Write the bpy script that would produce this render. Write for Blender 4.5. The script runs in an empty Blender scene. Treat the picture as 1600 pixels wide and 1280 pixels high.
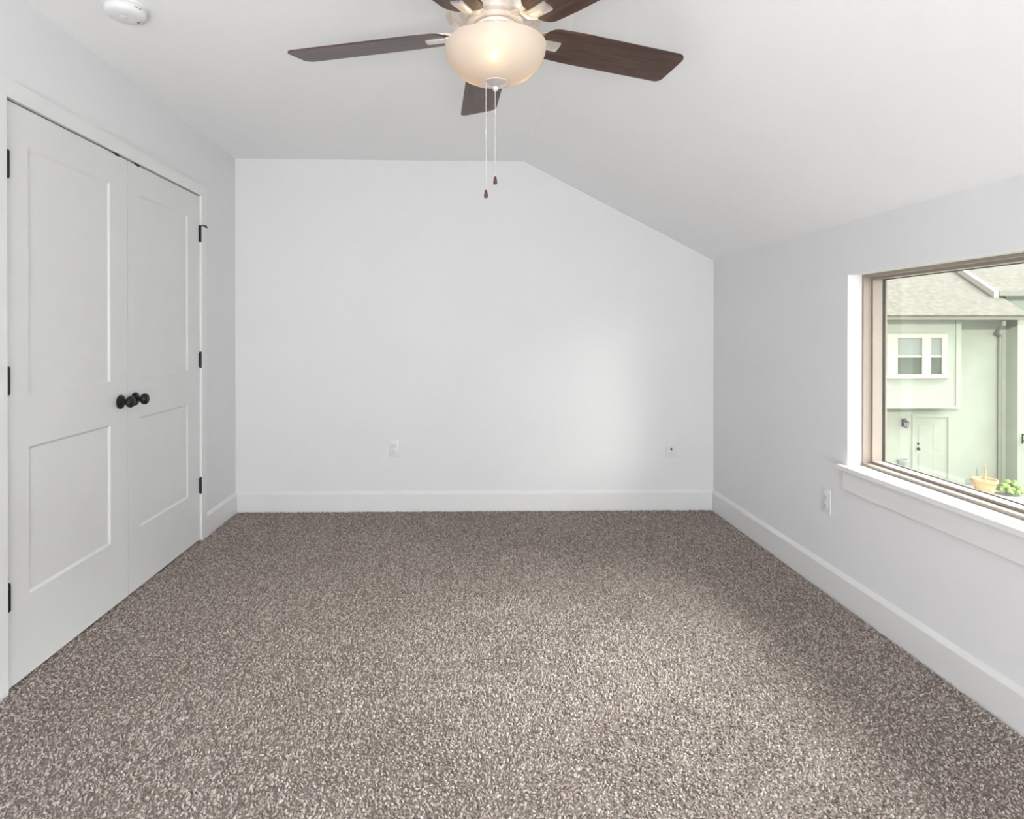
import bpy, bmesh, math, random
import numpy as np
from mathutils import Vector, Matrix

random.seed(7)
SC = bpy.context.scene
COL = SC.collection
PI = math.pi

# ------------------------------------------------------------------ camera
cam_data = bpy.data.cameras.new('camera')
cam = bpy.data.objects.new('camera', cam_data)
COL.objects.link(cam)
cam.location = (0, 0, 1.2523)
cam.rotation_euler = (PI/2 - 0.00374, 0, -0.01758)
cam_data.sensor_fit = 'HORIZONTAL'
cam_data.sensor_width = 36.0
cam_data.lens = 941.415 / 1600 * 36.0
cam_data.shift_x = (800 - 743.40) / 1600
cam_data.shift_y = (520.16 - 640) / 1600
cam_data.clip_start = 0.02
cam_data.clip_end = 300
SC.camera = cam

# ------------------------------------------------------------------ sky, sun, added lamps, exposure
SC.view_settings.view_transform = 'Standard'
SC.view_settings.look = 'None'
SC.view_settings.gamma = 1.0
SC.view_settings.exposure = 0.09
SC.view_settings.use_curve_mapping = False

world = bpy.data.worlds.new('world')
SC.world = world
world.use_nodes = True
wn = world.node_tree.nodes
bg = wn['Background']
bg.inputs[0].default_value = (0.96, 0.975, 1.0, 1)
SKY_OPEN, SKY_BRIGHT = 2.7, 40.0      # open sky, and an added bright patch window-side to light the carpet
wl = world.node_tree.links
w_tc = wn.new('ShaderNodeTexCoord')
w_dp = wn.new('ShaderNodeVectorMath')
w_dp.operation = 'DOT_PRODUCT'
w_dp.inputs[1].default_value = Vector((0.68, -0.05, 0.73)).normalized()
w_mr = wn.new('ShaderNodeMapRange')
w_mr.interpolation_type = 'SMOOTHSTEP'
w_mr.inputs['From Min'].default_value = 0.82
w_mr.inputs['From Max'].default_value = 0.98
w_mr.inputs['To Min'].default_value = SKY_OPEN
w_mr.inputs['To Max'].default_value = SKY_BRIGHT
wl.new(w_tc.outputs['Generated'], w_dp.inputs[0])
wl.new(w_dp.outputs['Value'], w_mr.inputs['Value'])
wl.new(w_mr.outputs[0], bg.inputs[1])

sun_d = bpy.data.lights.new('sun', 'SUN')
sun_d.energy = 4.0
sun_d.angle = math.radians(0.6)
sun_d.color = (1.0, 0.96, 0.88)
sun = bpy.data.objects.new('sun', sun_d)
COL.objects.link(sun)
sun.location = (-8, -10, 9)
sun.rotation_euler = Vector((0.50, 0.80, -0.27)).to_track_quat('-Z', 'Y').to_euler()

# added fill lamp low behind the camera, tilted up to brighten the ceiling
fill_d = bpy.data.lights.new('rear_fill', 'AREA')
fill_d.shape = 'RECTANGLE'
fill_d.size = 2.0
fill_d.size_y = 1.25
fill_d.energy = 190
fill_d.color = (0.97, 0.985, 1.0)
fill_obj = bpy.data.objects.new('rear_fill', fill_d)
COL.objects.link(fill_obj)
fill_obj.location = (0.0, -2.15, 0.2)
fill_obj.rotation_euler = Vector((0, 1, 1.7)).to_track_quat('-Z', 'Z').to_euler()

# added disk lamp outside the right-hand window, makes the soft back-wall glow
gl_d = bpy.data.lights.new('glow_lamp', 'AREA')
gl_d.shape = 'DISK'
gl_d.size = 2.0
gl_d.energy = 270
gl_d.color = (1.0, 0.98, 0.95)
gl = bpy.data.objects.new('glow_lamp', gl_d)
COL.objects.link(gl)
g_dir = Vector((0.372, -0.925, 0.205))
gl.location = Vector((1.85, 1.95, 1.07)) + g_dir * 7.0
gl.rotation_euler = (-g_dir).to_track_quat('-Z', 'Z').to_euler()

# ------------------------------------------------------------------ materials
def newmat(name):
    m = bpy.data.materials.new(name)
    m.use_nodes = True
    nt = m.node_tree
    return m, nt, nt.nodes['Principled BSDF']

def pmat(name, col, rough=0.5, metal=0.0, noise=None, bump=None, spec=None):
    """principled surface with procedural variation: noise=(scale, amount), bump=(scale, strength, distance)"""
    m, nt, b = newmat(name)
    b.inputs['Base Color'].default_value = (*col, 1)
    b.inputs['Roughness'].default_value = rough
    b.inputs['Metallic'].default_value = metal
    if spec is not None:
        b.inputs['Specular IOR Level'].default_value = spec
    tc = nt.nodes.new('ShaderNodeTexCoord')
    if noise:
        n = nt.nodes.new('ShaderNodeTexNoise')
        n.inputs['Scale'].default_value = noise[0]
        n.inputs['Detail'].default_value = 4
        nt.links.new(tc.outputs['Object'], n.inputs['Vector'])
        r = nt.nodes.new('ShaderNodeValToRGB')
        a = noise[1]
        r.color_ramp.elements[0].position = 0.38
        r.color_ramp.elements[1].position = 0.62
        r.color_ramp.elements[0].color = (*[c * (1 - a) for c in col], 1)
        r.color_ramp.elements[1].color = (*[min(1, c * (1 + a)) for c in col], 1)
        nt.links.new(n.outputs['Fac'], r.inputs['Fac'])
        nt.links.new(r.outputs['Color'], b.inputs['Base Color'])
    if bump:
        n2 = nt.nodes.new('ShaderNodeTexNoise')
        n2.inputs['Scale'].default_value = bump[0]
        n2.inputs['Detail'].default_value = 3
        nt.links.new(tc.outputs['Object'], n2.inputs['Vector'])
        bp = nt.nodes.new('ShaderNodeBump')
        bp.inputs['Strength'].default_value = bump[1]
        bp.inputs['Distance'].default_value = bump[2]
        nt.links.new(n2.outputs['Fac'], bp.inputs['Height'])
        nt.links.new(bp.outputs['Normal'], b.inputs['Normal'])
    return m

M = {}
M['wall'] = pmat('wall_paint', (0.81, 0.81, 0.817), 0.75, noise=(3, 0.006), bump=(110, 0.12, 0.002), spec=0.25)
M['ceiling'] = pmat('ceiling_paint', (0.94, 0.94, 0.94), 0.85, noise=(3, 0.006), bump=(90, 0.18, 0.002), spec=0.2)
M['trim'] = pmat('trim_paint', (0.82, 0.82, 0.815), 0.38, noise=(5, 0.008), bump=(40, 0.02, 0.001))
M['door'] = pmat('door_paint', (0.76, 0.76, 0.75), 0.36, noise=(5, 0.008), bump=(160, 0.05, 0.001))
M['plate'] = pmat('plastic_white', (0.80, 0.80, 0.80), 0.35, noise=(30, 0.01))
M['slot'] = pmat('slot_dark', (0.05, 0.05, 0.05), 0.6, noise=(60, 0.1))
M['black'] = pmat('matte_black_metal', (0.012, 0.012, 0.012), 0.42, metal=0.3, noise=(60, 0.2))
M['closet'] = pmat('closet_dark', (0.10, 0.10, 0.10), 0.9, noise=(5, 0.05))
M['vinyl'] = pmat('tan_vinyl', (0.34, 0.285, 0.247), 0.4, noise=(8, 0.02))
M['gasket'] = pmat('black_gasket', (0.02, 0.02, 0.02), 0.6, noise=(60, 0.1))
M['nickel'] = pmat('brushed_nickel', (0.86, 0.82, 0.79), 0.36, metal=0.75, noise=(90, 0.05))
M['chain'] = pmat('chain_nickel', (0.66, 0.645, 0.62), 0.35, metal=0.4, noise=(90, 0.05))
M['subfloor'] = pmat('subfloor', (0.20, 0.17, 0.155), 1.0, noise=(30, 0.2))
M['backing'] = pmat('carpet_backing', (0.24, 0.205, 0.185), 1.0, noise=(200, 0.3))

def wood_mat(name, dark, light, sx=(1.2, 14, 14)):
    m, nt, b = newmat(name)
    tc = nt.nodes.new('ShaderNodeTexCoord')
    mp = nt.nodes.new('ShaderNodeMapping')
    mp.inputs['Scale'].default_value = sx
    n = nt.nodes.new('ShaderNodeTexNoise')
    n.inputs['Scale'].default_value = 6
    n.inputs['Detail'].default_value = 8
    n.inputs['Distortion'].default_value = 0.6
    r = nt.nodes.new('ShaderNodeValToRGB')
    r.color_ramp.elements[0].position = 0.32
    r.color_ramp.elements[1].position = 0.7
    r.color_ramp.elements[0].color = (*dark, 1)
    r.color_ramp.elements[1].color = (*light, 1)
    nt.links.new(tc.outputs['Object'], mp.inputs['Vector'])
    nt.links.new(mp.outputs['Vector'], n.inputs['Vector'])
    nt.links.new(n.outputs['Fac'], r.inputs['Fac'])
    nt.links.new(r.outputs['Color'], b.inputs['Base Color'])
    b.inputs['Roughness'].default_value = 0.36
    return m
M['walnut'] = wood_mat('walnut_blade', (0.046, 0.022, 0.017), (0.108, 0.062, 0.048))
M['fob'] = wood_mat('wood_fob', (0.050, 0.017, 0.010), (0.115, 0.037, 0.019), (30, 30, 8))

def yarn_mat():
    m, nt, b = newmat('carpet_yarn')
    g = nt.nodes.new('ShaderNodeNewGeometry')
    r = nt.nodes.new('ShaderNodeValToRGB')
    cr = r.color_ramp
    cr.elements[0].position = 0.0
    cr.elements[0].color = (0.216, 0.169, 0.144, 1)
    cr.elements[1].position = 1.0
    cr.elements[1].color = (0.691, 0.635, 0.584, 1)
    for p, c in ((0.2, (0.305, 0.249, 0.219, 1)), (0.5, (0.438, 0.371, 0.334, 1)), (0.8, (0.552, 0.486, 0.442, 1))):
        e = cr.elements.new(p)
        e.color = c
    nt.links.new(g.outputs['Random Per Island'], r.inputs['Fac'])
    nt.links.new(r.outputs['Color'], b.inputs['Base Color'])
    b.inputs['Roughness'].default_value = 0.9
    b.inputs['Specular IOR Level'].default_value = 0.15
    return m
M['yarn'] = yarn_mat()

def glass_mat(name, tint=(0.95, 0.968, 0.935), refl=0.05):
    m = bpy.data.materials.new(name)
    m.use_nodes = True
    nt = m.node_tree
    nt.nodes.clear()
    out = nt.nodes.new('ShaderNodeOutputMaterial')
    tr = nt.nodes.new('ShaderNodeBsdfTransparent')
    tr.inputs[0].default_value = (*tint, 1)
    gl = nt.nodes.new('ShaderNodeBsdfGlossy')
    gl.inputs['Roughness'].default_value = 0.02
    mx = nt.nodes.new('ShaderNodeMixShader')
    mx.inputs[0].default_value = refl
    nt.links.new(tr.outputs[0], mx.inputs[1])
    nt.links.new(gl.outputs[0], mx.inputs[2])
    nt.links.new(mx.outputs[0], out.inputs[0])
    return m
M['glass'] = glass_mat('window_glass')

def frosted_mat():
    m = bpy.data.materials.new('frosted_glass')
    m.use_nodes = True
    nt = m.node_tree
    nt.nodes.clear()
    out = nt.nodes.new('ShaderNodeOutputMaterial')
    n = nt.nodes.new('ShaderNodeTexNoise')
    n.inputs['Scale'].default_value = 9
    rp = nt.nodes.new('ShaderNodeValToRGB')
    rp.color_ramp.elements[0].color = (0.82, 0.69, 0.50, 1)
    rp.color_ramp.elements[1].color = (0.86, 0.74, 0.56, 1)
    nt.links.new(n.outputs['Fac'], rp.inputs['Fac'])
    tl = nt.nodes.new('ShaderNodeBsdfTranslucent')
    nt.links.new(rp.outputs['Color'], tl.inputs[0])
    df = nt.nodes.new('ShaderNodeBsdfDiffuse')
    df.inputs[0].default_value = (0.84, 0.81, 0.77, 1)
    mx = nt.nodes.new('ShaderNodeMixShader')
    mx.inputs[0].default_value = 0.5
    nt.links.new(df.outputs[0], mx.inputs[1])
    nt.links.new(tl.outputs[0], mx.inputs[2])
    gl = nt.nodes.new('ShaderNodeBsdfGlossy')
    gl.inputs['Roughness'].default_value = 0.5
    m2 = nt.nodes.new('ShaderNodeMixShader')
    m2.inputs[0].default_value = 0.03
    nt.links.new(mx.outputs[0], m2.inputs[1])
    nt.links.new(gl.outputs[0], m2.inputs[2])
    nt.links.new(m2.outputs[0], out.inputs[0])
    return m
M['frost'] = frosted_mat()

def emit_mat(name, col, strength):
    m = bpy.data.materials.new(name)
    m.use_nodes = True
    nt = m.node_tree
    nt.nodes.clear()
    out = nt.nodes.new('ShaderNodeOutputMaterial')
    e = nt.nodes.new('ShaderNodeEmission')
    e.inputs[0].default_value = (*col, 1)
    e.inputs[1].default_value = strength
    nt.links.new(e.outputs[0], out.inputs[0])
    return m
M['bulb'] = emit_mat('lit_bulb', (1.0, 0.77, 0.50), 7.6)

# outdoors
M['siding'] = pmat('sage_siding', (0.246, 0.268, 0.232), 0.8, noise=(2, 0.03), bump=(25, 0.1, 0.01))
M['housetrim'] = pmat('house_trim', (0.31, 0.305, 0.27), 0.6, noise=(4, 0.03))
M['gutter'] = pmat('gutter_sage', (0.16, 0.168, 0.14), 0.5, noise=(4, 0.03))
M['housedoor'] = pmat('house_door_paint', (0.235, 0.255, 0.22), 0.5, noise=(4, 0.03))
M['shingle'] = pmat('roof_shingle', (0.074, 0.067, 0.054), 0.95, noise=(7, 0.22), bump=(30, 0.3, 0.02))
M['housepane'] = pmat('house_window_glass', (0.06, 0.075, 0.058), 0.12, noise=(1.2, 0.12))
M['skypane'] = pmat('house_pane_sky_tint', (0.16, 0.185, 0.17), 0.5, noise=(1.2, 0.06))  # sky reflection put into the colour of the upper panes
M['ground'] = pmat('pale_ground', (0.24, 0.23, 0.20), 0.95, noise=(1.5, 0.12), bump=(12, 0.2, 0.02))
M['lawn'] = pmat('lawn_grass', (0.045, 0.06, 0.02), 0.95, noise=(3, 0.3), bump=(40, 0.5, 0.03))
M['terracotta'] = pmat('terracotta', (0.46, 0.28, 0.15), 0.8, noise=(6, 0.1))
M['greypot'] = pmat('grey_pot', (0.20, 0.21, 0.20), 0.6, noise=(6, 0.1))
M['leaf'] = pmat('leaf_green', (0.16, 0.24, 0.07), 0.7, noise=(9, 0.35))
M['stemwood'] = pmat('stem', (0.30, 0.24, 0.13), 0.8, noise=(9, 0.1))

# ------------------------------------------------------------------ mesh helpers
def box(bm, x0, x1, y0, y1, z0, z1):
    vs = [bm.verts.new((x, y, z)) for x in (x0, x1) for y in (y0, y1) for z in (z0, z1)]
    for q in ((0, 1, 3, 2), (4, 6, 7, 5), (0, 4, 5, 1), (2, 3, 7, 6), (0, 2, 6, 4), (1, 5, 7, 3)):
        bm.faces.new([vs[i] for i in q])

def bbox(bm, x0, x1, y0, y1, z0, z1, r=0.002, seg=2):
    """box with rounded edges"""
    t = bmesh.new()
    box(t, x0, x1, y0, y1, z0, z1)
    bmesh.ops.recalc_face_normals(t, faces=t.faces)
    bmesh.ops.bevel(t, geom=t.edges[:], offset=r, segments=seg, profile=0.5, affect='EDGES')
    merge(bm, t)

def merge(bm, t, mat=None):
    me = bpy.data.meshes.new('tmp')
    t.to_mesh(me)
    t.free()
    if mat is not None:
        me.transform(mat)
    bm.from_mesh(me)
    bpy.data.meshes.remove(me)

def prism(bm, pts, axis, a, b):
    """extrude polygon pts (2D) along axis from a to b"""
    def P(p, t):
        if axis == 'x': return (t, p[0], p[1])
        if axis == 'y': return (p[0], t, p[1])
        return (p[0], p[1], t)
    va = [bm.verts.new(P(p, a)) for p in pts]
    vb = [bm.verts.new(P(p, b)) for p in pts]
    n = len(pts)
    bm.faces.new(va[::-1]); bm.faces.new(vb)
    for i in range(n):
        bm.faces.new((va[i], va[(i+1) % n], vb[(i+1) % n], vb[i]))

def lathe(bm, prof, seg=48, c=(0, 0, 0), axis='z'):
    """revolve (r, h) profile"""
    rings = []
    for r, h in prof:
        if r < 1e-6:
            rings.append([bm.verts.new((0, 0, h))])
        else:
            rings.append([bm.verts.new((r*math.cos(2*PI*i/seg), r*math.sin(2*PI*i/seg), h)) for i in range(seg)])
    new = [v for rg in rings for v in rg]
    for A, B in zip(rings, rings[1:]):
        if len(A) == 1 and len(B) == 1: continue
        for i in range(seg):
            j = (i+1) % seg
            if len(A) == 1: bm.faces.new((A[0], B[i], B[j]))
            elif len(B) == 1: bm.faces.new((A[i], B[0], A[j]))
            else: bm.faces.new((A[i], B[i], B[j], A[j]))
    if axis == 'x':
        mt = Matrix.Rotation(PI/2, 4, 'Y')
    elif axis == '-y':
        mt = Matrix.Rotation(PI/2, 4, 'X')
    elif axis == '-x':
        mt = Matrix.Rotation(-PI/2, 4, 'Y')
    else:
        mt = Matrix.Identity(4)
    bmesh.ops.transform(bm, matrix=Matrix.Translation(c) @ mt, verts=new)

def tube(bm, pts, r, seg=10):
    pts = [Vector(p) for p in pts]
    rings = []
    for i, p in enumerate(pts):
        d = (pts[min(i+1, len(pts)-1)] - pts[max(i-1, 0)]).normalized()
        u = d.orthogonal().normalized()
        if rings:
            u = (rings[-1][1] - d * rings[-1][1].dot(d)).normalized()
        w = d.cross(u)
        rr = r[i] if isinstance(r, (list, tuple)) else r
        rings.append(([bm.verts.new(p + (u*math.cos(2*PI*k/seg) + w*math.sin(2*PI*k/seg))*rr) for k in range(seg)], u))
    for (A, _), (B, _) in zip(rings, rings[1:]):
        for k in range(seg):
            bm.faces.new((A[k], A[(k+1) % seg], B[(k+1) % seg], B[k]))
    bm.faces.new(rings[0][0][::-1]); bm.faces.new(rings[-1][0])

def blob(bm, c, rx, ry, rz, sub=2, jit=0.0):
    t = bmesh.new()
    bmesh.ops.create_icosphere(t, subdivisions=sub, radius=1)
    for v in t.verts:
        k = 1 + random.uniform(-jit, jit)
        v.co = Vector((v.co.x*rx*k, v.co.y*ry*k, v.co.z*rz*k)) + Vector(c)
    merge(bm, t)

def wloc(o):
    v = Vector((0, 0, 0))
    while o is not None:
        v = v + o.location
        o = o.parent
    return v

def obj(name, bm, mat, parent=None, smooth=False, origin=None, angle=None):
    """links bm (world coordinates) as one object; origin/parent offsets are subtracted"""
    bmesh.ops.recalc_face_normals(bm, faces=bm.faces)
    org = Vector(origin) if origin is not None else (wloc(parent) if parent is not None else Vector((0, 0, 0)))
    bmesh.ops.translate(bm, vec=-org, verts=bm.verts)
    me = bpy.data.meshes.new(name)
    bm.to_mesh(me)
    bm.free()
    me.materials.append(mat)
    if smooth:
        me.polygons.foreach_set('use_smooth', [True]*len(me.polygons))
        if angle is None: angle = 35
        me.set_sharp_from_angle(angle=math.radians(angle))
    o = bpy.data.objects.new(name, me)
    COL.objects.link(o)
    if parent is not None:
        o.parent = parent
        o.location = org - wloc(parent)
    else:
        o.location = org
    return o

def struct(name, bm, mat, **k):
    o = obj(name, bm, mat, **k)
    o['kind'] = 'structure'
    return o

def thing(name, label, cat, loc, group=None):
    o = bpy.data.objects.new(name, None)
    o.empty_display_size = 0.1
    COL.objects.link(o)
    o.location = loc
    o['label'] = label
    o['category'] = cat
    if group: o['group'] = group
    return o

def tag(o, label, cat, group=None):
    o['label'] = label
    o['category'] = cat
    if group: o['group'] = group
    return o

# ------------------------------------------------------------------ room dimensions
XL, XR, YB, YR = -1.588, 1.741, 4.193, -2.60     # left, right, back, rear planes
HL, HC, HR = 2.440, 2.430, 1.742                 # ceiling height: left, crease, right
XC = 0.407
DY0, DY1, DZ = 2.092, 3.628, 2.060               # closet opening
WY0, WY1, WZ0, WZ1 = 1.20, 2.712, 0.6385, 1.5055  # window opening

# floor slab
bm = bmesh.new(); box(bm, XL-0.25, XR+0.25, YR-0.2, YB+0.2, -0.20, -0.012)
struct('floor', bm, M['subfloor'])

# walls
bm = bmesh.new()
box(bm, XL-0.15, XL, YR-0.2, DY0, -0.2, 2.6)
box(bm, XL-0.15, XL, DY1, YB+0.2, -0.2, 2.6)
box(bm, XL-0.15, XL, DY0, DY1, DZ, 2.6)
struct('wall_left', bm, M['wall'])
bm = bmesh.new()
box(bm, XR, XR+0.15, YR-0.2, WY0, -0.2, 1.95)
box(bm, XR, XR+0.15, WY1, YB+0.2, -0.2, 1.95)
box(bm, XR, XR+0.15, WY0, WY1, -0.2, WZ0-0.024)
box(bm, XR, XR+0.15, WY0, WY1, WZ1, 1.95)
struct('wall_right', bm, M['wall'])
bm = bmesh.new(); box(bm, XL-0.15, XR+0.15, YB, YB+0.2, -0.2, 2.6)
struct('wall_back', bm, M['wall'])
RX0, RX1, RZ0, RZ1 = -0.95, 1.05, 0.60, 1.70     # opening for the added rear window
bm = bmesh.new()
box(bm, XL-0.15, RX0, YR-0.2, YR, -0.2, 2.6)
box(bm, RX1, XR+0.15, YR-0.2, YR, -0.2, 2.6)
box(bm, RX0, RX1, YR-0.2, YR, -0.2, RZ0)
box(bm, RX0, RX1, YR-0.2, YR, RZ1, 2.6)
struct('wall_rear', bm, M['wall'])
# closet behind the doors
bm = bmesh.new()
x0, x1, y0, y1 = XL-0.85, XL-0.15, DY0-0.15, DY1+0.15
box(bm, x0-0.05, x0, y0, y1, -0.2, 2.5)
box(bm, x0, x1, y0-0.05, y0, -0.2, 2.5)
box(bm, x0, x1, y1, y1+0.05, -0.2, 2.5)
box(bm, x0-0.05, x1, y0-0.05, y1+0.05, 2.45, 2.5)
box(bm, x0-0.05, x1, y0-0.05, y1+0.05, -0.25, -0.012)
struct('wall_closet', bm, M['closet'])

# ceiling: flat part, crease, slope down to the right wall
sl = (HR - HC) / (XR - XC)
bm = bmesh.new()
prism(bm, [(XL-0.02, HL), (XC, HC), (XR+0.02, HR+0.02*sl), (XR+0.02, HR+0.16), (XC, HC+0.16), (XL-0.02, HL+0.16)], 'y', YR-0.02, YB+0.02)
struct('ceiling', bm, M['ceiling'])

# baseboards: flat board with an eased top
def base_prof(h=0.138, t=0.016):
    return [(0, -0.01), (t, -0.01), (t, h-0.020), (t-0.003, h-0.014), (t-0.009, h-0.006), (0.003, h), (0, h)]
bp = base_prof()
bm = bmesh.new(); prism(bm, [(YB - p[0], p[1]) for p in bp], 'x', XL, XR)
struct('baseboard_back', bm, M['trim'])
bm = bmesh.new(); prism(bm, [(XL + p[0], p[1]) for p in bp], 'y', DY1+0.066, YB-0.001)
struct('baseboard_left', bm, M['trim'])
bm = bmesh.new(); prism(bm, [(XR - p[0], p[1]) for p in bp], 'y', YR, YB-0.001)
struct('baseboard_right', bm, M['trim'])
bm = bmesh.new(); prism(bm, [(YR + p[0], p[1]) for p in bp], 'x', XL, XR)
struct('baseboard_rear', bm, M['trim'])

# ------------------------------------------------------------------ carpet: a real pile of leaning yarn tufts
def carpet():
    rng = np.random.default_rng(11)
    x0, x1, y0, y1 = XL-0.045, XR-0.019, 0.55, YB-0.019
    pitch = 0.0072
    gx = np.arange(x0, x1, pitch); gy = np.arange(y0, y1, pitch)
    X, Y = np.meshgrid(gx, gy)
    X = X.ravel() + rng.uniform(-.45, .45, X.size)*pitch
    Y = Y.ravel() + rng.uniform(-.45, .45, Y.size)*pitch
    X = np.clip(X, x0, x1); Y = np.clip(Y, y0, y1)
    keep = (X > XL+0.019) | ((Y > DY0+0.004) & (Y < DY1-0.004))
    X, Y = X[keep], Y[keep]
    n = X.size
    # brushed patches: the pile leans in a slowly varying direction
    ph = (np.sin(2.3*X+1.1*Y+.4)+np.sin(-1.7*X+2.9*Y+2.)+.7*np.sin(6.1*X+4.3*Y+1.)+.7*np.sin(5.2*X-7.7*Y+3.)
          + .5*np.sin(17*X+9*Y)+.5*np.sin(-13*X+19*Y+1.))
    ang = ph*1.3 + rng.normal(0, 1.1, n)
    lean = rng.uniform(.003, .0095, n)
    dx, dy = np.cos(ang)*lean, np.sin(ang)*lean
    h = rng.uniform(.0075, .0125, n) - 0.009
    # tufts gather into clumps with darker creases between them
    cs = 0.024
    jit = rng.uniform(.12, .88, (220, 220, 2))
    ci, cj = np.floor((X+3)/cs).astype(int), np.floor((Y+1)/cs).astype(int)
    best = np.full(n, 9.); bx_ = np.zeros(n); by_ = np.zeros(n)
    for di in (-1, 0, 1):
        for dj in (-1, 0, 1):
            q = jit[(ci+di) % 220, (cj+dj) % 220]
            qx, qy = (ci+di+q[:, 0])*cs-3, (cj+dj+q[:, 1])*cs-1
            d = np.hypot(qx-X, qy-Y)
            m = d < best
            best = np.where(m, d, best); bx_ = np.where(m, qx, bx_); by_ = np.where(m, qy, by_)
    dx += (bx_-X)*.34; dy += (by_-Y)*.34
    h -= np.clip(best-.006, 0, .012)*.34
    rb, rm = .0026, rng.uniform(.0034, .0054, n)
    tw = rng.uniform(0, 2*PI, n)
    V = np.zeros((n, 9, 3), np.float32)
    for k in range(4):
        a = tw + k*PI/2
        V[:, k, 0] = X + rb*np.cos(a); V[:, k, 1] = Y + rb*np.sin(a); V[:, k, 2] = -0.0105
        a2 = a + .7
        el = 1.0 if k % 2 == 0 else .62
        V[:, 4+k, 0] = X + dx*.55 + rm*el*np.cos(a2); V[:, 4+k, 1] = Y + dy*.55 + rm*el*np.sin(a2)
        V[:, 4+k, 2] = -0.0105 + (h+0.0105)*.68
    V[:, 8, 0] = X+dx; V[:, 8, 1] = Y+dy; V[:, 8, 2] = h
    # keep the pile off the skirtings
    inn = (X > XL+0.019)[:, None]
    V[:, :, 0] = np.clip(V[:, :, 0], np.where(inn, XL+0.0175, XL-0.05), XR-0.0165)
    V[:, :, 1] = np.clip(V[:, :, 1], 0.5, YB-0.0165)
    q = []
    for k in range(4):
        j = (k+1) % 4
        q += [[k, j, 4+j], [k, 4+j, 4+k], [4+k, 4+j, 8]]
    F = (np.array(q, np.int32)[None] + (np.arange(n, dtype=np.int32)*9)[:, None, None]).reshape(-1)
    nf = F.size // 3
    me = bpy.data.meshes.new('carpet_pile')
    me.vertices.add(n*9); me.vertices.foreach_set('co', V.reshape(-1))
    me.loops.add(F.size); me.loops.foreach_set('vertex_index', F)
    me.polygons.add(nf)
    me.polygons.foreach_set('loop_start', np.arange(0, F.size, 3, dtype=np.int32))
    me.update(calc_edges=True)
    me.polygons.foreach_set('use_smooth', np.ones(nf, bool))
    me.materials.append(M['yarn'])
    o = bpy.data.objects.new('carpet_pile', me)
    COL.objects.link(o)
    o['kind'] = 'stuff'
    tag(o, 'brown and beige flecked carpet covering the whole floor', 'carpet')
    bm = bmesh.new(); box(bm, XL+0.0005, XR-0.0005, YR+0.0005, YB-0.0005, -0.0118, -0.0062)
    box(bm, XL-0.06, XL+0.0004, DY0+0.001, DY1-0.001, -0.0118, -0.0062)
    obj('carpet_backing', bm, M['backing'], parent=o)
carpet()

# ------------------------------------------------------------------ closet doors
PLX = XL + 0.004     # door face, just proud of the wall plane
bm = bmesh.new()     # casing and jamb
ct = 0.017
box(bm, XL, XL+ct, DY1-0.004, DY1+0.064, -0.008, DZ+0.060)
box(bm, XL, XL+ct, DY0-0.066, DY0+0.004, -0.008, DZ+0.060)
box(bm, XL, XL+ct, DY0+0.004, DY1-0.004, DZ-0.003, DZ+0.060)
struct('trim_1', bm, M['trim'])
bm = bmesh.new()     # stop strips inside the opening
box(bm, XL-0.10, XL-0.045, DY0, DY0+0.012, 0, DZ)
box(bm, XL-0.10, XL-0.045, DY1-0.012, DY1, 0, DZ)
box(bm, XL-0.10, XL-0.045, DY0, DY1, DZ-0.012, DZ)
struct('trim_2', bm, M['trim'])

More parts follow.
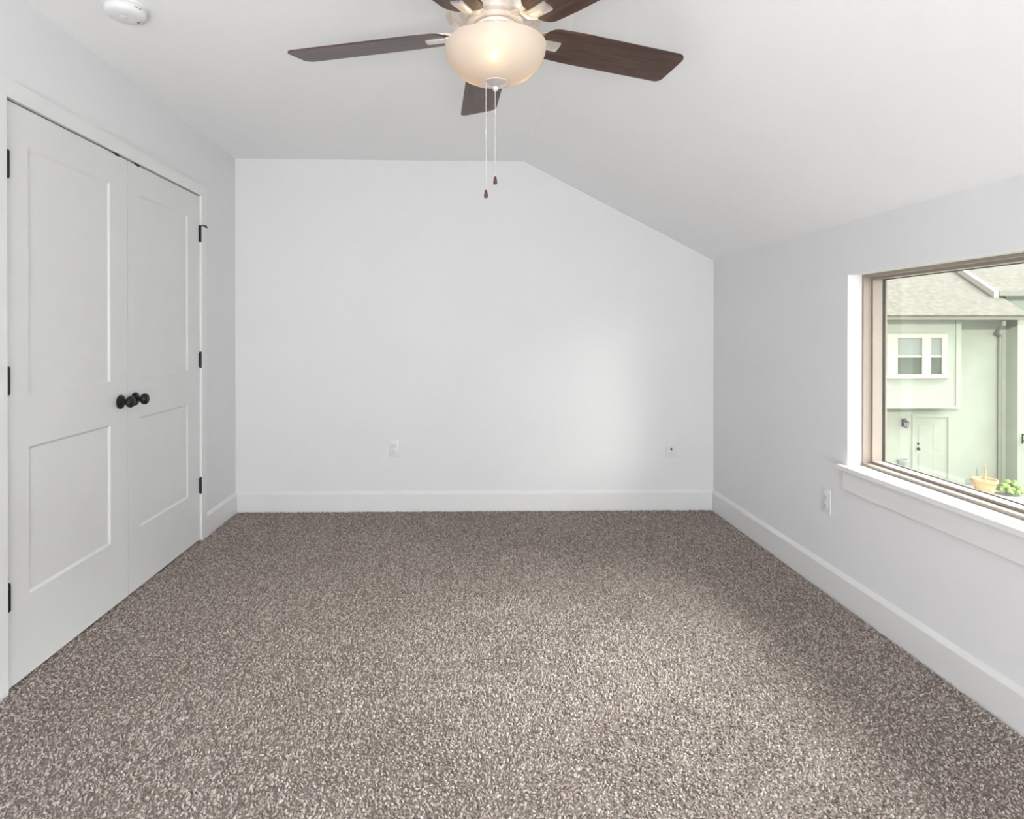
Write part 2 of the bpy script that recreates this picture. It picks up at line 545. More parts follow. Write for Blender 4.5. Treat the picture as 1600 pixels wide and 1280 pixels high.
def door_leaf(name, y0, y1, py0, py1, hinge_y, knob_y, catch_y, stop=False):
    z0, z1 = 0.0065, 2.0505
    t = 0.035
    rec = 0.007
    pans = [(0.296, 0.831), (1.020, 1.913)]
    bm = bmesh.new()
    # stiles and rails as one grid of front faces with recessed panels
    ys = [y0, py0, py1, y1]
    zs = [z0, pans[0][0], pans[0][1], pans[1][0], pans[1][1], z1]
    F = {}
    def v(y, z, x):
        k = (round(y, 5), round(z, 5), round(x, 5))
        if k not in F: F[k] = bm.verts.new((x, y, z))
        return F[k]
    fx = PLX
    for i in range(3):
        for j in range(5):
            a, b, c, d = ys[i], ys[i+1], zs[j], zs[j+1]
            if i == 1 and j in (1, 3):
                e = 0.010
                A = [v(a, c, fx), v(b, c, fx), v(b, d, fx), v(a, d, fx)]
                B = [v(a+e, c+e, fx-rec), v(b-e, c+e, fx-rec), v(b-e, d-e, fx-rec), v(a+e, d-e, fx-rec)]
                for k in range(4):
                    bm.faces.new((A[k], A[(k+1) % 4], B[(k+1) % 4], B[k]))
                bm.faces.new(B)
            else:
                bm.faces.new((v(a, c, fx), v(b, c, fx), v(b, d, fx), v(a, d, fx)))
    # back and edges
    bk = [bm.verts.new((fx-t, y, z)) for y, z in ((y0, z0), (y1, z0), (y1, z1), (y0, z1))]
    bm.faces.new(bk)
    bot = [v(y, z0, fx) for y in ys]; top = [v(y, z1, fx) for y in ys]
    lef = [v(y0, z, fx) for z in zs]; rig = [v(y1, z, fx) for z in zs]
    bm.faces.new(bot + [bk[1], bk[0]])
    bm.faces.new(top[::-1] + [bk[3], bk[2]])
    bm.faces.new(lef[::-1] + [bk[0], bk[3]])
    bm.faces.new(rig + [bk[2], bk[1]])
    d = struct(name, bm, M['door'], origin=(fx, (y0+y1)/2, z0))
    # three black butt hinges: knuckle barrel with tips and the sliver of leaf
    for k, zc in enumerate((1.828, 1.078, 0.328)):
        bm = bmesh.new()
        hx = fx + 0.0055
        lathe(bm, [(0, -0.050), (0.0035, -0.050), (0.0055, -0.046), (0.0065, -0.0455), (0.0065, 0.0455), (0.0055, 0.046), (0.0035, 0.050), (0, 0.050)], 16, (hx, hinge_y, zc))
        for g in (-0.027, -0.009, 0.009, 0.027):
            lathe(bm, [(0.0066, g-0.0007), (0.0069, g), (0.0066, g+0.0007)], 16, (hx, hinge_y, zc))
        box(bm, fx+0.0002, fx+0.002, hinge_y-0.010, hinge_y+0.010, zc-0.044, zc+0.044)
        hg = obj('hinge', bm, M['black'], d, smooth=True)
        hg['label'] = 'matte black hinge'
        if stop and k == 0:
            bm = bmesh.new()
            zt = zc + 0.048
            tube(bm, [(hx, hinge_y, zt), (hx+0.012, hinge_y+0.012, zt+0.004), (hx+0.022, hinge_y+0.026, zt+0.003)], 0.0032)
            tube(bm, [(hx+0.019, hinge_y+0.021, zt+0.0035), (hx+0.023, hinge_y+0.036, zt-0.003)], [0.006, 0.0055])
            lathe(bm, [(0, 0.0), (0.008, 0.0), (0.008, 0.006), (0, 0.006)], 16, (hx, hinge_y, zt-0.002))
            obj('pin_stop', bm, M['black'], hg, smooth=True)
    # black knob: rose, neck, ball
    zk = 0.925
    bm = bmesh.new()
    lathe(bm, [(0, 0.0), (0.031, 0.0), (0.032, 0.003), (0.031, 0.008), (0.027, 0.0115), (0.016, 0.0135), (0.0125, 0.016), (0.0115, 0.024),
               (0.013, 0.031), (0.018, 0.034), (0.0235, 0.039), (0.0265, 0.046), (0.0262, 0.053), (0.022, 0.060), (0.015, 0.0645), (0.007, 0.066), (0, 0.0662)],
          40, (fx, knob_y, zk), axis='x')
    kn = obj('knob', bm, M['black'], d, smooth=True)
    kn['label'] = 'matte black round knob'
    # roller catch on the head
    bm = bmesh.new()
    box(bm, fx-0.026, fx+0.001, catch_y-0.022, catch_y+0.022, z1-0.001, z1+0.0085)
    box(bm, fx-0.0005, fx+0.0015, catch_y-0.013, catch_y+0.013, z1-0.004, z1+0.0085)
    obj('roller_catch', bm, M['black'], d)
    return d
door_leaf('door_1', 2.0965, 2.8555, 2.2145, 2.7180, 2.108, 2.792, 2.770)
door_leaf('door_2', 2.8590, 3.6235, 2.9690, 3.4720, 3.6220, 2.914, 2.940, stop=True)

# ------------------------------------------------------------------ window over the right wall
def ring(bm, y0, y1, z0, z1, w, x0, x1):
    box(bm, x0, x1, y0, y0+w, z0, z1)
    box(bm, x0, x1, y1-w, y1, z0, z1)
    box(bm, x0, x1, y0+w, y1-w, z0, z0+w)
    box(bm, x0, x1, y0+w, y1-w, z1-w, z1)
bm = bmesh.new()
ring(bm, WY0, WY1, WZ0, WZ1, 0.012, 1.806, XR+0.165)
win = struct('window_1', bm, M['vinyl'], origin=(1.86, (WY0+WY1)/2, WZ0))
bm = bmesh.new()
ring(bm, WY0+0.012, WY1-0.012, WZ0+0.012, WZ1-0.012, 0.011, 1.841, 1.906)
sash = obj('sash', bm, M['vinyl'], win)
bm = bmesh.new()
ring(bm, WY0+0.023, WY1-0.023, WZ0+0.023, WZ1-0.023, 0.0022, 1.886, 1.897)
obj('gasket', bm, M['gasket'], sash)
bm = bmesh.new()
box(bm, 1.8900, 1.8930, WY0+0.0231, WY1-0.0231, WZ0+0.0231, WZ1-0.0231)
obj('glass_pane', bm, M['glass'], win)
bm = bmesh.new()   # stool with horns
bbox(bm, XR-0.034, XR, WY0-0.045, WY1+0.045, WZ0-0.024, WZ0, 0.004)
box(bm, XR-0.004, 1.8065, WY0+0.0003, WY1-0.0003, WZ0-0.0235, WZ0-0.0002)
st = obj('window_sill', bm, M['trim'], win)
bm = bmesh.new()
bbox(bm, XR-0.016, XR, WY0-0.012, WY1+0.012, WZ0-0.115, WZ0-0.0245, 0.003)
obj('window_apron', bm, M['trim'], win)

# rear window added behind the camera to go with the lamp, never in view
bm = bmesh.new()
def ringy(bm, x0, x1, z0, z1, w, y0, y1):
    box(bm, x0, x0+w, y0, y1, z0, z1); box(bm, x1-w, x1, y0, y1, z0, z1)
    box(bm, x0+w, x1-w, y0, y1, z0, z0+w); box(bm, x0+w, x1-w, y0, y1, z1-w, z1)
ringy(bm, RX0, RX1, RZ0, RZ1, 0.03, YR-0.12, YR-0.06)
w2 = struct('added_rear_window', bm, M['vinyl'])
bm = bmesh.new(); box(bm, RX0, RX1, YR-0.16, YR-0.13, RZ0, RZ1)  # unseen panel added to keep the sky out of the rear opening
obj('sky_blocker', bm, M['plate'], w2)

# ------------------------------------------------------------------ outlets and plates
def outlet(loc, facing, label, kind='duplex'):
    """built facing -Y at the origin, then turned"""
    t = thing('wall_outlet' if kind == 'duplex' else 'cable_plate', label, 'outlet' if kind == 'duplex' else 'wall plate', loc)
    org = Vector(loc)
    rot = Matrix.Identity(4) if facing == '-y' else Matrix.Rotation(-PI/2, 4, 'Z')
    mt = Matrix.Translation(org) @ rot
    def put(name, bm, mat, par, smooth=False):
        bmesh.ops.transform(bm, matrix=mt, verts=bm.verts)
        return obj(name, bm, mat, par, smooth=smooth)
    bm = bmesh.new(); bbox(bm, -0.0355, 0.0355, -0.006, 0.0, -0.0575, 0.0575, 0.0022)
    put('cover_plate', bm, M['plate'], t, True)
    if kind == 'duplex':
        for s in (-1, 1):
            bm = bmesh.new()
            bbox(bm, -0.0165, 0.0165, -0.0085, -0.0055, s*0.0195-0.014, s*0.0195+0.014, 0.002)
            rc = put('receptacle', bm, M['plate'], t, True)
            bm = bmesh.new()
            box(bm, -0.0075, -0.0052, -0.0089, -0.0083, s*0.0195-0.002, s*0.0195+0.007)
            box(bm, 0.0052, 0.0075, -0.0089, -0.0083, s*0.0195-0.001, s*0.0195+0.006)
            lathe(bm, [(0, 0), (0.0024, 0), (0.0024, 0.0006), (0, 0.0006)], 12, (0, -0.0083, s*0.0195-0.008), axis='-y')
            put('slots', bm, M['slot'], rc)
        bm = bmesh.new(); lathe(bm, [(0.0035, 0), (0.003, 0.0012), (0, 0.0015)], 16, (0, -0.0058, 0), axis='-y')
        put('screw', bm, M['plate'], t, True)
    else:
        bm = bmesh.new()
        lathe(bm, [(0.0075, 0), (0.0075, 0.003), (0.0052, 0.003), (0.0052, 0.012), (0.0035, 0.012), (0.003, 0.011), (0, 0.011)], 20, (0, -0.0058, 0), axis='-y')
        c = put('coaxial_jack', bm, M['black'], t, True)
        c['label'] = 'dark round cable jack'
        for s in (-1, 1):
            bm = bmesh.new(); lathe(bm, [(0.0035, 0), (0.003, 0.0012), (0, 0.0015)], 16, (0, -0.0058, s*0.042), axis='-y')
            put('screw', bm, M['plate'], t, True)
    return t
outlet((-0.4925, YB, 0.436), '-y', 'white duplex outlet low on the back wall, nearer the closet')
outlet((1.441, YB, 0.4235), '-y', 'white cable plate with one dark dot on the back wall', 'coax')
outlet((XR, 2.868, 0.432), '-x', 'white duplex outlet on the right wall under the window corner')

# ------------------------------------------------------------------ smoke detector
sdz = 2.4395 - 0.0007
sd = thing('smoke_detector', 'round white smoke detector on the ceiling near the closet', 'smoke detector', (-1.245, 2.235, sdz))
c = (-1.245, 2.235, sdz)
bm = bmesh.new(); lathe(bm, [(0, 0), (0.076, 0), (0.076, -0.008), (0.073, -0.011), (0.0, -0.011)], 48, c)
obj('base', bm, M['plate'], sd, True)
bm = bmesh.new()
lathe(bm, [(0.0, -0.010), (0.069, -0.010), (0.071, -0.014), (0.070, -0.026), (0.064, -0.034), (0.052, -0.0385), (0.03, -0.040), (0, -0.0405)], 48, c)
bdy = obj('cover', bm, M['plate'], sd, True)
bm = bmesh.new()
for a_deg in (-20, -33):
    t = bmesh.new(); box(t, 0.0660, 0.0711, -0.0045, 0.0045, -0.0215, -0.0190)
    merge(bm, t, Matrix.Translation(c) @ Matrix.Rotation(math.radians(a_deg), 4, 'Z'))
obj('vent_slots', bm, M['slot'], bdy)
bm = bmesh.new(); lathe(bm, [(0.013, -0.039), (0.013, -0.0425), (0.011, -0.0435), (0, -0.0438)], 24, (c[0]-0.006, c[1]-0.006, c[2]+0.0005))
obj('test_button', bm, M['plate'], sd, True)
bm = bmesh.new()
t = bmesh.new(); box(t, -0.0045, 0.0045, -0.0022, 0.0022, -0.0395, -0.0355)
merge(bm, t, Matrix.Translation((c[0]+0.028, c[1]+0.036, c[2]-0.0005)) @ Matrix.Rotation(0.3, 4, 'Z'))
obj('indicator_light', bm, M['slot'], sd, True)

# ------------------------------------------------------------------ ceiling fan
FX, FY, FZ = 0.091, 1.809, 2.145
fan = thing('ceiling_fan', 'brushed nickel ceiling fan with five dark wood blades and a lit frosted bowl', 'ceiling fan', (FX, FY, 2.4315))
C0 = (FX, FY, 0)
bm = bmesh.new()   # canopy against the ceiling
lathe(bm, [(0, 2.4315), (0.085, 2.4315), (0.088, 2.425), (0.085, 2.39), (0.078, 2.375), (0, 2.375)], 56, C0)
obj('canopy', bm, M['nickel'], fan, True)
bm = bmesh.new()   # motor housing: bell with rolled lip and recessed belly
lathe(bm, [(0, 2.378), (0.072, 2.378), (0.095, 2.365), (0.120, 2.335), (0.136, 2.295), (0.143, 2.250), (0.146, 2.214), (0.150, 2.208), (0.152, 2.200), (0.149, 2.193),
           (0.142, 2.191), (0.136, 2.196), (0.132, 2.204), (0.110, 2.206), (0.096, 2.196), (0.088, 2.186), (0.0, 2.186)], 64, C0)
obj('motor_housing', bm, M['nickel'], fan, True)
bm = bmesh.new()   # spinning hub the blade irons bolt to
lathe(bm, [(0, 2.187), (0.082, 2.187), (0.085, 2.182), (0.085, 2.170), (0.080, 2.165), (0, 2.165)], 48, C0)
obj('hub', bm, M['nickel'], fan, True)
bm = bmesh.new()   # switch housing with rolled upper ring
lathe(bm, [(0, 2.166), (0.060, 2.166), (0.065, 2.163), (0.067, 2.158), (0.065, 2.153), (0.060, 2.151), (0.058, 2.145), (0.056, 2.120), (0.050, 2.112), (0, 2.112)], 48, C0)
obj('switch_housing', bm, M['nickel'], fan, True)

def blade_mesh():
    """blade along +X, radius 0.135 -> 0.66, rounded tip corners, narrower root"""
    pts = []
    r0, r1 = 0.150, 0.662
    w0, w1 = 0.068, 0.0740
    def corner(cx, cy, r, a0, a1, n=6):
        for i in range(n+1):
            a = a0 + (a1-a0)*i/n
            pts.append((cx + r*math.cos(a), cy + r*math.sin(a)))
    corner(r1-0.024, w1-0.024, 0.024, PI/2, 0)
    corner(r1-0.030, -w1+0.030, 0.030, 0, -PI/2)
    pts.append((r0+0.115, -w1+0.002))
    corner(r0+0.045, -w0+0.045, 0.045, -PI/2, -PI)
    corner(r0+0.045, w0-0.045, 0.045, PI, PI/2)
    pts.append((r0+0.115, w1-0.002))
    bm = bmesh.new()
    prism(bm, pts, 'z', -0.003, 0.003)
    bmesh.ops.recalc_face_normals(bm, faces=bm.faces)
    ed = [e for e in bm.edges if abs(e.verts[0].co.z - e.verts[1].co.z) < 1e-6]
    bmesh.ops.bevel(bm, geom=ed, offset=0.0012, segments=2, affect='EDGES')
    return bm

PITCH = math.radians(12)
def make_blade():
    bm = blade_mesh()
    bmesh.ops.rotate(bm, matrix=Matrix.Rotation(-PITCH, 3, 'X'), verts=bm.verts)
    b = obj('blade', bm, M['walnut'], None, True, origin=(0, 0, 0))
    # blade iron: arm from the hub that spreads under the blade root
    bm = bmesh.new()
    sec = [(0.058, 0.016, 0.024), (0.085, 0.016, 0.024), (0.105, 0.015, 0.020), (0.125, 0.0155, 0.008), (0.142, 0.017, -0.004), (0.160, 0.018, -0.0062), (0.195, 0.0195, -0.0062), (0.213, 0.0195, -0.0062), (0.215, 0.0185, -0.0060)]
    prev = None
    for x, w, z in sec:
        k = max(0, min(1, (x-0.12)/0.04))
        tilt = -PITCH*k
        th = 0.0032
        P = []
        for (yy, zz) in ((-w, -th*0.3), (-w*0.55, -th), (w*0.55, -th), (w, -th*0.3), (w, th), (-w, th)):
            y2 = yy*math.cos(tilt) - zz*math.sin(tilt); z2 = yy*math.sin(tilt) + zz*math.cos(tilt)
            P.append(bm.verts.new((x, y2, z + z2)))
        if prev:
            for i in range(6):
                bm.faces.new((prev[i], prev[(i+1) % 6], P[(i+1) % 6], P[i]))
        else:
            bm.faces.new(P[::-1])
        prev = P
    bm.faces.new(prev)
    iron = obj('blade_iron', bm, M['nickel'], b, True)
    iron['label'] = 'brushed nickel blade arm'
    bm = bmesh.new()   # upper clamp plate
    t = bmesh.new()
    pl = [(0.118, -0.016), (0.150, -0.040), (0.178, -0.043), (0.190, -0.030), (0.225, -0.012), (0.225, 0.012), (0.190, 0.030), (0.178, 0.043), (0.150, 0.040), (0.118, 0.016)]
    prism(t, pl, 'z', 0.0032, 0.0062)
    merge(bm, t, Matrix.Rotation(-PITCH, 4, 'X'))
    cp = obj('clamp_plate', bm, M['nickel'], b)
    return b
b0 = make_blade()
for k in range(5):
    if k == 0:
        b = b0
    else:
        b = b0.copy(); COL.objects.link(b)
        for ch in [c_ for c_ in bpy.data.objects if c_.parent == b0]:
            c2 = ch.copy(); COL.objects.link(c2); c2.parent = b
    b.parent = fan
    b.location = (0, 0, FZ - 2.4315)
    b.rotation_euler = (0, 0, 1.6271 + k*2*PI/5)

# light bowl: frosted glass shell, open at the top
bm = bmesh.new()
outer = []
for i in range(17):
    a = (PI/2)*i/16
    r = 0.151*math.sin(a)**0.95 if i else 0.0
    outer.append((max(r, 0.008), 1.994 + 0.107*(1-math.cos(a))))
outer[0] = (0.010, 1.994)
inner = [(max(r-0.003, 0.010), z+0.003) for r, z in outer[:-1]] + [(outer[-1][0]-0.004, outer[-1][1])]
lathe(bm, outer + [(0.1515, 2.1030), (0.1495, 2.1045), (0.1475, 2.1030)] + inner[::-1] + [outer[0]], 72, C0)
bowl = obj('light_bowl', bm, M['frost'], fan, True, angle=60)
bowl['label'] = 'lit frosted glass bowl'
bm = bmesh.new()   # stem that carries the bowl
lathe(bm, [(0, 2.113), (0.006, 2.113), (0.006, 1.995), (0, 1.995)], 16, C0)
obj('stem', bm, M['nickel'], fan, True)
bm = bmesh.new()
lathe(bm, [(0, 2.008), (0.033, 2.0055), (0.0375, 2.0005), (0.0365, 1.995), (0.028, 1.989), (0.016, 1.9845), (0.0095, 1.981), (0.0085, 1.977), (0.0075, 1.973), (0, 1.9715)], 40, C0)
obj('finial', bm, M['nickel'], fan, True)
# three candelabra bulbs in their sockets
for k in range(3):
    a = math.radians(-95 + 120*k)
    rb_, zb = ((0.097, 2.054), (0.088, 2.050), (0.088, 2.050))[k]
    px, py = FX + rb_*math.cos(a), FY + rb_*math.sin(a)
    bm = bmesh.new()
    lathe(bm, [(0, -0.030), (0.010, -0.027), (0.017, -0.018), (0.0195, -0.006), (0.017, 0.006), (0.011, 0.016), (0.008, 0.022), (0, 0.022)], 20, (px, py, zb))
    bl = obj('bulb', bm, M['bulb'], fan, True)
    bm = bmesh.new()
    tube(bm, [(px, py, zb+0.021), (px, py, zb+0.047), (FX+0.045*math.cos(a), FY+0.045*math.sin(a), 2.124)], [0.0095, 0.011, 0.010], 14)
    obj('socket', bm, M['nickel'], fan, True)
# pull chains: strings of beads with a coupling and a turned wooden fob
def pull_chain(x, y, z0, z1, zc):
    bm = bmesh.new()
    z = z0
    while z > z1 + 0.022:
        t = bmesh.new(); bmesh.ops.create_icosphere(t, subdivisions=1, radius=0.0017)
        merge(bm, t, Matrix.Translation((x, y, z)))
        z -= 0.0034
    tube(bm, [(x, y, z0), (x, y, z1+0.02)], 0.0006, 6)
    lathe(bm, [(0, 0.004), (0.0022, 0.003), (0.0026, 0), (0.0022, -0.003), (0, -0.004)], 10, (x, y, zc))
    lathe(bm, [(0, 0.004), (0.0045, 0.002), (0.005, -0.003), (0.002, -0.007), (0, -0.007)], 14, (x, y, z0))
    ch = obj('pull_chain', bm, M['chain'], fan, True)
    bm = bmesh.new()
    lathe(bm, [(0, 0.0245), (0.0025, 0.0240), (0.0037, 0.021), (0.0046, 0.016), (0.0058, 0.009), (0.0060, 0.004), (0.0048, 0.0005), (0, 0)], 20, (x, y, z1))
    fb = obj('pull_fob', bm, M['fob'], ch, True)
    fb['label'] = 'reddish brown wooden pull'
pull_chain(FX-0.029, FY-0.010, 2.001, 1.648, 1.843)
pull_chain(FX-0.001, FY-0.004, 1.973, 1.690, 1.905)

# ------------------------------------------------------------------ outdoors: ground and the neighbour's house
GZ = -3.55
bm = bmesh.new(); box(bm, 6.8, 60, -30, 70, GZ-0.5, GZ)
struct('ground', bm, M['ground'])
bm = bmesh.new(); box(bm, -30, 6.8, -30, 70, GZ-0.5, GZ-0.002)
struct('lawn', bm, M['lawn'])
bm = bmesh.new()   # roof overhang above the right-hand window
prism(bm, [(XR+0.152, 1.72), (2.38, 1.70), (2.38, 1.86), (XR+0.152, 2.12)], 'y', -3.0, 5.0)
struct('roof', bm, M['housetrim'])

house = thing('neighbour_house', 'pale green two storey house seen through the window', 'house', (13, 20, GZ))
YW, YF = 18.50, 18.0      # main wall plane, bay front plane
XW = 16.87                # right end of the main wall
bm = bmesh.new(); box(bm, 4.0, XW, YW, 28, GZ, 1.75)
obj('main_wall', bm, M['siding'], house)
bm = bmesh.new(); box(bm, XW, 24, YW-0.40, 28, GZ, 1.70)
obj('wing_wall', bm, M['siding'], house)
bm = bmesh.new(); box(bm, 17.42, 26, 19.12, 24.1, 1.6, 2.62)
obj('upper_wall', bm, M['siding'], house)
# overhanging bay
bm = bmesh.new(); box(bm, 10.2, 15.0, YF, YW, -1.045, 1.60)
bay = obj('bay', bm, M['siding'], house)
bm = bmesh.new()
box(bm, 14.86, 15.02, YF-0.025, YF, -1.06, 1.60)
box(bm, 10.2, 15.02, YF-0.03, YF, -1.10, -1.03)
obj('corner_board', bm, M['siding'], bay)
# bay window: three double-hung lights in one trimmed surround
ZT, ZB, ZM = 1.03, -0.06, 0.47
lights = [(11.95, 12.73), (13.05, 13.80), (14.07, 14.41)]
bm = bmesh.new()
x0, x1 = 11.80, 14.58
box(bm, x0, x1, YF-0.05, YF+0.0, ZT, ZT+0.13)
box(bm, x0-0.05, x1+0.06, YF-0.10, YF, ZB-0.13, ZB)
xs = [x0] + [v for ab in lights for v in ab] + [x1]
for i in range(0, len(xs), 2):
    box(bm, xs[i], xs[i+1], YF-0.05, YF, ZB, ZT)
for a, b in lights:
    box(bm, a, b, YF-0.035, YF, ZM-0.03, ZM+0.03)
wf = obj('window', bm, M['housetrim'], house)
for a, b in lights:
    bm = bmesh.new(); box(bm, a, b, YF-0.012, YF-0.002, ZM+0.03, ZT)
    obj('upper_sash', bm, M['skypane'], wf)
    bm = bmesh.new(); box(bm, a, b, YF-0.012, YF-0.002, ZB, ZM-0.03)
    obj('lower_sash', bm, M['housepane'], wf)
# lower hip roof with gutter and downspout
EZ, EY = 1.78, 17.72
XE = 17.12
bm = bmesh.new()
pit = 0.50
ridge_y = 23.25
h = (ridge_y - EY)*pit
h1 = EZ + (ridge_y-EY)*pit
T = [(2.0, EY-0.13, EZ-0.065), (16.76, EY-0.13, EZ-0.065), (17.02, 18.9, EZ+(18.9-EY)*pit), (17.47, 21.0, EZ+(21.0-EY)*pit), (17.75, ridge_y, h1), (2.0, ridge_y, h1)]
B = [(2.0, 28.8, EZ), (17.75, 28.8, EZ)]
up = [bm.verts.new(p) for p in T]; bk_ = [bm.verts.new(p) for p in B]
dn = [bm.verts.new((p[0], p[1], p[2]-0.06)) for p in T]; bd = [bm.verts.new((p[0], p[1], p[2]-0.06)) for p in B]
bm.faces.new(up); bm.faces.new((up[4], up[5], bk_[0], bk_[1]))
bm.faces.new(dn[::-1]); bm.faces.new((dn[5], dn[4], bd[1], bd[0]))
oa, ob = up[:5] + [bk_[1], bk_[0], up[5]], dn[:5] + [bd[1], bd[0], dn[5]]
for i in range(8):
    j = (i+1) % 8
    bm.faces.new((oa[i], oa[j], ob[j], ob[i]))
roof = obj('roof', bm, M['shingle'], house)
bm = bmesh.new()
prism(bm, [(EY-0.11, 1.715), (EY-0.13, 1.70), (EY-0.10, 1.575), (EY+0.0, 1.565), (EY+0.0, 1.715)], 'x', 2.0, 16.86)
box(bm, 2.0, 16.85, EY+0.001, YW-0.001, 1.60, 1.645)
gut = obj('gutter', bm, M['gutter'], house)
bm = bmesh.new()
xd = 16.62
tube(bm, [(16.05, EY-0.05, 1.56), (16.06, EY-0.02, 1.44), (16.35, YW-0.25, 1.22), (xd, YW-0.07, 1.08), (xd, YW-0.06, 0.5), (xd, YW-0.06, GZ+0.1)], 0.055, 10)
obj('downspout', bm, M['gutter'], gut, True)
# upper roof to the right
UY, UZ = 18.82, 2.50
def upz(y): return UZ + (y-UY)*0.5
bm = bmesh.new()
T = [(16.86, UY, UZ), (17.42, 21.2, upz(21.2)), (17.42, 24.2, upz(24.2)), (27, 24.2, upz(24.2)), (27, UY, UZ)]
up = [bm.verts.new(p) for p in T]; dn = [bm.verts.new((p[0], p[1], p[2]-0.06)) for p in T]
bm.faces.new(up); bm.faces.new(dn[::-1])
for i in range(5):
    bm.faces.new((up[i], up[(i+1) % 5], dn[(i+1) % 5], dn[i]))
ur = obj('upper_roof', bm, M['shingle'], house)
bm = bmesh.new()   # pale rake board and eave fascia
vs = []
for (x, y, z) in ((16.86, UY-0.08, upz(UY-0.08)), (17.42, 21.2, upz(21.2))):
    for dx, dz in ((-0.16, 0.03), (0.0, 0.03), (0.0, -0.24), (-0.16, -0.24)):
        vs.append(bm.verts.new((x+dx, y, z+dz)))
bm.faces.new(vs[0:4]); bm.faces.new(vs[4:8])
for i in range(4):
    bm.faces.new((vs[i], vs[(i+1) % 4], vs[4+(i+1) % 4], vs[4+i]))
obj('rake_board', bm, M['housetrim'], ur)
bm = bmesh.new(); box(bm, 16.861, 27, UY-0.10, UY-0.001, UZ-0.15, UZ+0.01)
obj('fascia', bm, M['gutter'], ur)
# entry door
bm = bmesh.new()
x0, x1 = 13.98, 15.02
box(bm, x0-0.09, x0, YW-0.04, YW, GZ, -1.45)
box(bm, x1, x1+0.09, YW-0.04, YW, GZ, -1.45)
box(bm, x0-0.09, x1+0.09, YW-0.04, YW, -1.45, -1.33)
dfm = obj('door_surround', bm, M['siding'], house)
bm = bmesh.new()
box(bm, x0, x1, YW-0.012, YW-0.002, GZ+0.02, -1.45)
for (a, b) in ((GZ+0.25, GZ+0.95), (GZ+1.10, GZ+1.85)):
    for (c0, c1) in ((x0+0.12, x0+0.46), (x0+0.58, x0+0.92)):
        box(bm, c0, c1, YW-0.020, YW-0.011, a, b)
ed = obj('entry_door', bm, M['housedoor'], house)
bm = bmesh.new()
blob(bm, (x0+0.09, YW-0.06, -2.42), 0.045, 0.05, 0.045)
obj('door_knob', bm, M['black'], ed, True)
bm = bmesh.new(); blob(bm, (x0+0.09, YW-0.05, -2.26), 0.032, 0.03, 0.032)
obj('deadbolt', bm, M['black'], ed, True)

# carriage lamp beside that door
def lantern(loc, label):
    t = thing('wall_lantern', label, 'outdoor lamp', loc)
    x, y, z = loc
    bm = bmesh.new(); bbox(bm, x-0.05, x+0.05, y-0.02, y, z-0.12, z+0.12, 0.006)
    obj('back_plate', bm, M['black'], t)
    bm = bmesh.new()
    tube(bm, [(x, y-0.01, z+0.05), (x, y-0.07, z+0.13), (x, y-0.13, z+0.15), (x, y-0.14, z+0.10)], 0.012, 8)
    obj('arm', bm, M['black'], t, True)
    bm = bmesh.new()
    lathe(bm, [(0, 0.11), (0.02, 0.10), (0.085, 0.055), (0.085, 0.045), (0.0, 0.045)], 6, (x, y-0.14, z))
    lathe(bm, [(0, -0.14), (0.03, -0.135), (0.05, -0.115), (0, -0.115)], 6, (x, y-0.14, z))
    for k in range(6):
        a = 2*PI*k/6
        tube(bm, [(x+0.05*math.cos(a), y-0.14+0.05*math.sin(a), z-0.12), (x+0.075*math.cos(a), y-0.14+0.075*math.sin(a), z+0.05)], 0.007, 6)
    obj('cage', bm, M['black'], t)
    bm = bmesh.new(); lathe(bm, [(0, -0.11), (0.042, -0.11), (0.066, 0.045), (0, 0.045)], 6, (x, y-0.14, z))
    obj('lamp_glass', bm, M['greypot'], t)
    return t
lantern((13.62, YW, -1.62), 'small black wall lantern beside the neighbour\'s entry door')

# iron bracket with a hanging planter on the wing wall
bx, by, bz = 17.02, YW-0.401, -2.05
hb = thing('hanging_planter', 'dark iron bracket with trailing plant on the neighbour\'s right wing wall', 'hanging planter', (bx, by, bz))
bm = bmesh.new()
box(bm, bx-0.02, bx+0.02, by-0.015, by, bz-0.15, bz+0.15)
tube(bm, [(bx, by-0.01, bz+0.12), (bx+0.02, by-0.2, bz+0.14), (bx+0.03, by-0.30, bz+0.10), (bx+0.03, by-0.30, bz+0.04)], 0.016, 8)
tube(bm, [(bx, by-0.01, bz-0.10), (bx+0.01, by-0.12, bz+0.02), (bx+0.02, by-0.2, bz+0.14)], 0.012, 8)
obj('bracket', bm, M['black'], hb, True)
bm = bmesh.new(); lathe(bm, [(0, -0.16), (0.08, -0.15), (0.13, 0.0), (0.13, 0.03), (0.11, 0.03), (0, 0.0)], 16, (bx+0.03, by-0.30, bz-0.02))
obj('basket', bm, M['greypot'], hb, True)
bm = bmesh.new()
for k in range(16):
    a = random.uniform(0, 2*PI); q = random.uniform(0, 1)
    blob(bm, (bx+0.03+0.10*math.cos(a)+0.02*q, by-0.30+0.10*math.sin(a), bz+0.02-0.45*q), 0.035, 0.035, 0.05, 1, 0.25)
obj('trailing_leaves', bm, M['leaf'], hb)

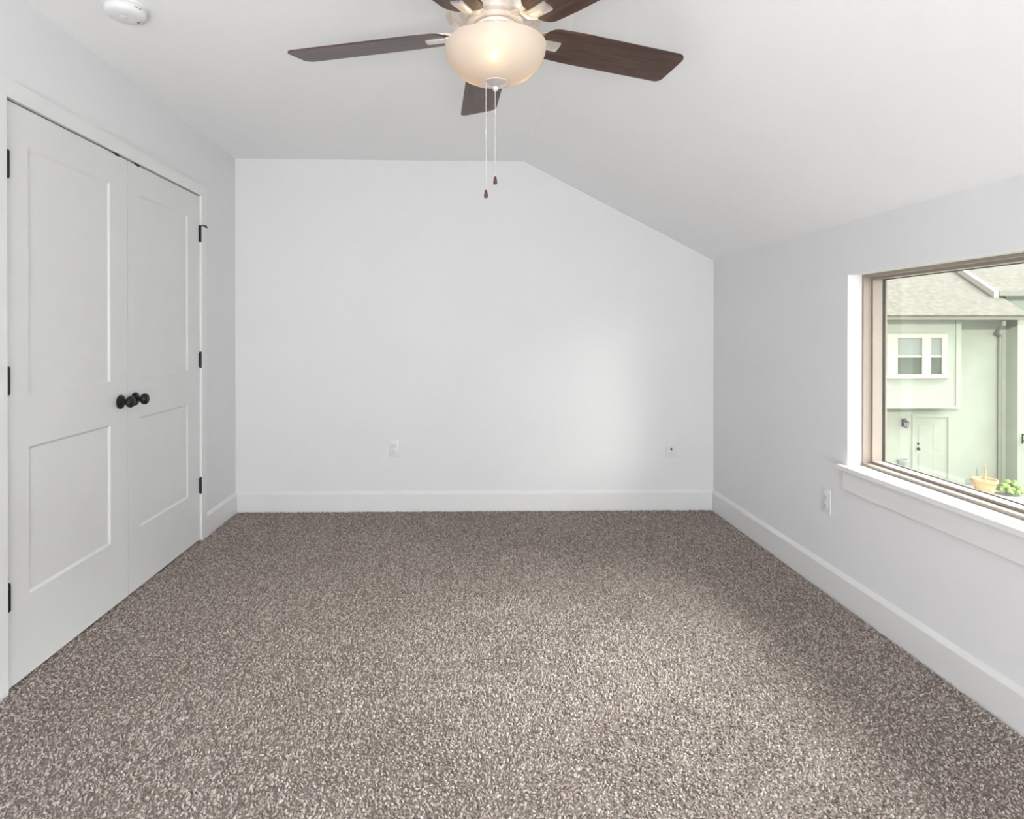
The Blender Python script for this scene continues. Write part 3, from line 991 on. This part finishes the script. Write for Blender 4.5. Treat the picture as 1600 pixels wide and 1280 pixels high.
# pots and shrubs at the foot of the house
def pot(name, loc, r, h, mat, label, cat, stem=0.0, leaves=0):
    t = thing(name, label, cat, loc)
    bm = bmesh.new()
    lathe(bm, [(0, 0), (r*0.68, 0), (r*0.95, h*0.80), (r*1.06, h*0.80), (r*1.06, h), (r*0.93, h), (r*0.90, h*0.86), (0, h*0.86)], 28, loc)
    obj('pot' if name == 'potted_plant' else 'pail', bm, mat, t, True)
    if stem:
        bm = bmesh.new()
        tube(bm, [(loc[0], loc[1], loc[2]+h*0.8), (loc[0]+0.02, loc[1], loc[2]+h+stem*0.5), (loc[0], loc[1], loc[2]+h+stem)], [0.035, 0.03, 0.022], 8)
        obj('stem', bm, M['stemwood'], t, True)
    if leaves:
        bm = bmesh.new()
        for k in range(leaves):
            a = random.uniform(0, 2*PI); q = random.uniform(0, 1)
            blob(bm, (loc[0]+r*0.7*math.cos(a)*q, loc[1]+r*0.7*math.sin(a)*q, loc[2]+h+stem*0.3+0.08+0.12*random.random()), 0.06, 0.06, 0.07, 1, 0.3)
        obj('foliage', bm, M['leaf'], t)
    return t
pot('potted_plant', (15.33, 17.5, GZ), 0.30, 0.42, M['terracotta'], 'wide terracotta pot with a bare stem before the neighbour\'s wall', 'potted plant', stem=0.42)
pot('bucket', (13.18, 17.9, GZ+0.62), 0.15, 0.30, M['greypot'], 'small grey bucket left of the neighbour\'s entry door', 'bucket')
ps = thing('low_stand', 'pale low stand under the grey bucket by the entry door', 'stand', (13.18, 17.9, GZ))
bm = bmesh.new(); box(bm, 12.93, 13.43, 17.68, 18.12, GZ+0.56, GZ+0.618)
obj('top', bm, M['housetrim'], ps)
for sx in (12.95, 13.37):
    for sy in (17.70, 18.06):
        bm = bmesh.new(); box(bm, sx, sx+0.04, sy, sy+0.04, GZ, GZ+0.562)
        obj('leg', bm, M['housetrim'], ps)
def shrub(loc, r, n, label):
    t = thing('shrub', label, 'shrub', loc)
    bm = bmesh.new()
    for k in range(n):
        a = random.uniform(0, 2*PI); q = math.sqrt(random.random())
        blob(bm, (loc[0]+r*q*math.cos(a), loc[1]+r*q*0.8*math.sin(a), loc[2]+0.10+0.34*random.random()*(1.15-q)), 0.075, 0.075, 0.065, 1, 0.3)
    obj('foliage', bm, M['leaf'], t)
    bm = bmesh.new()
    for k in range(5):
        a = k*2*PI/5
        tube(bm, [(loc[0], loc[1], loc[2]-0.02), (loc[0]+r*0.5*math.cos(a), loc[1]+r*0.4*math.sin(a), loc[2]+0.25)], 0.015, 6)
    obj('stems', bm, M['stemwood'], t)
shrub((15.98, 17.35, GZ), 0.33, 70, 'low green shrub right of the terracotta pot')
shrub((16.95, 17.2, GZ), 0.45, 110, 'low green shrub at the foot of the wing wall')
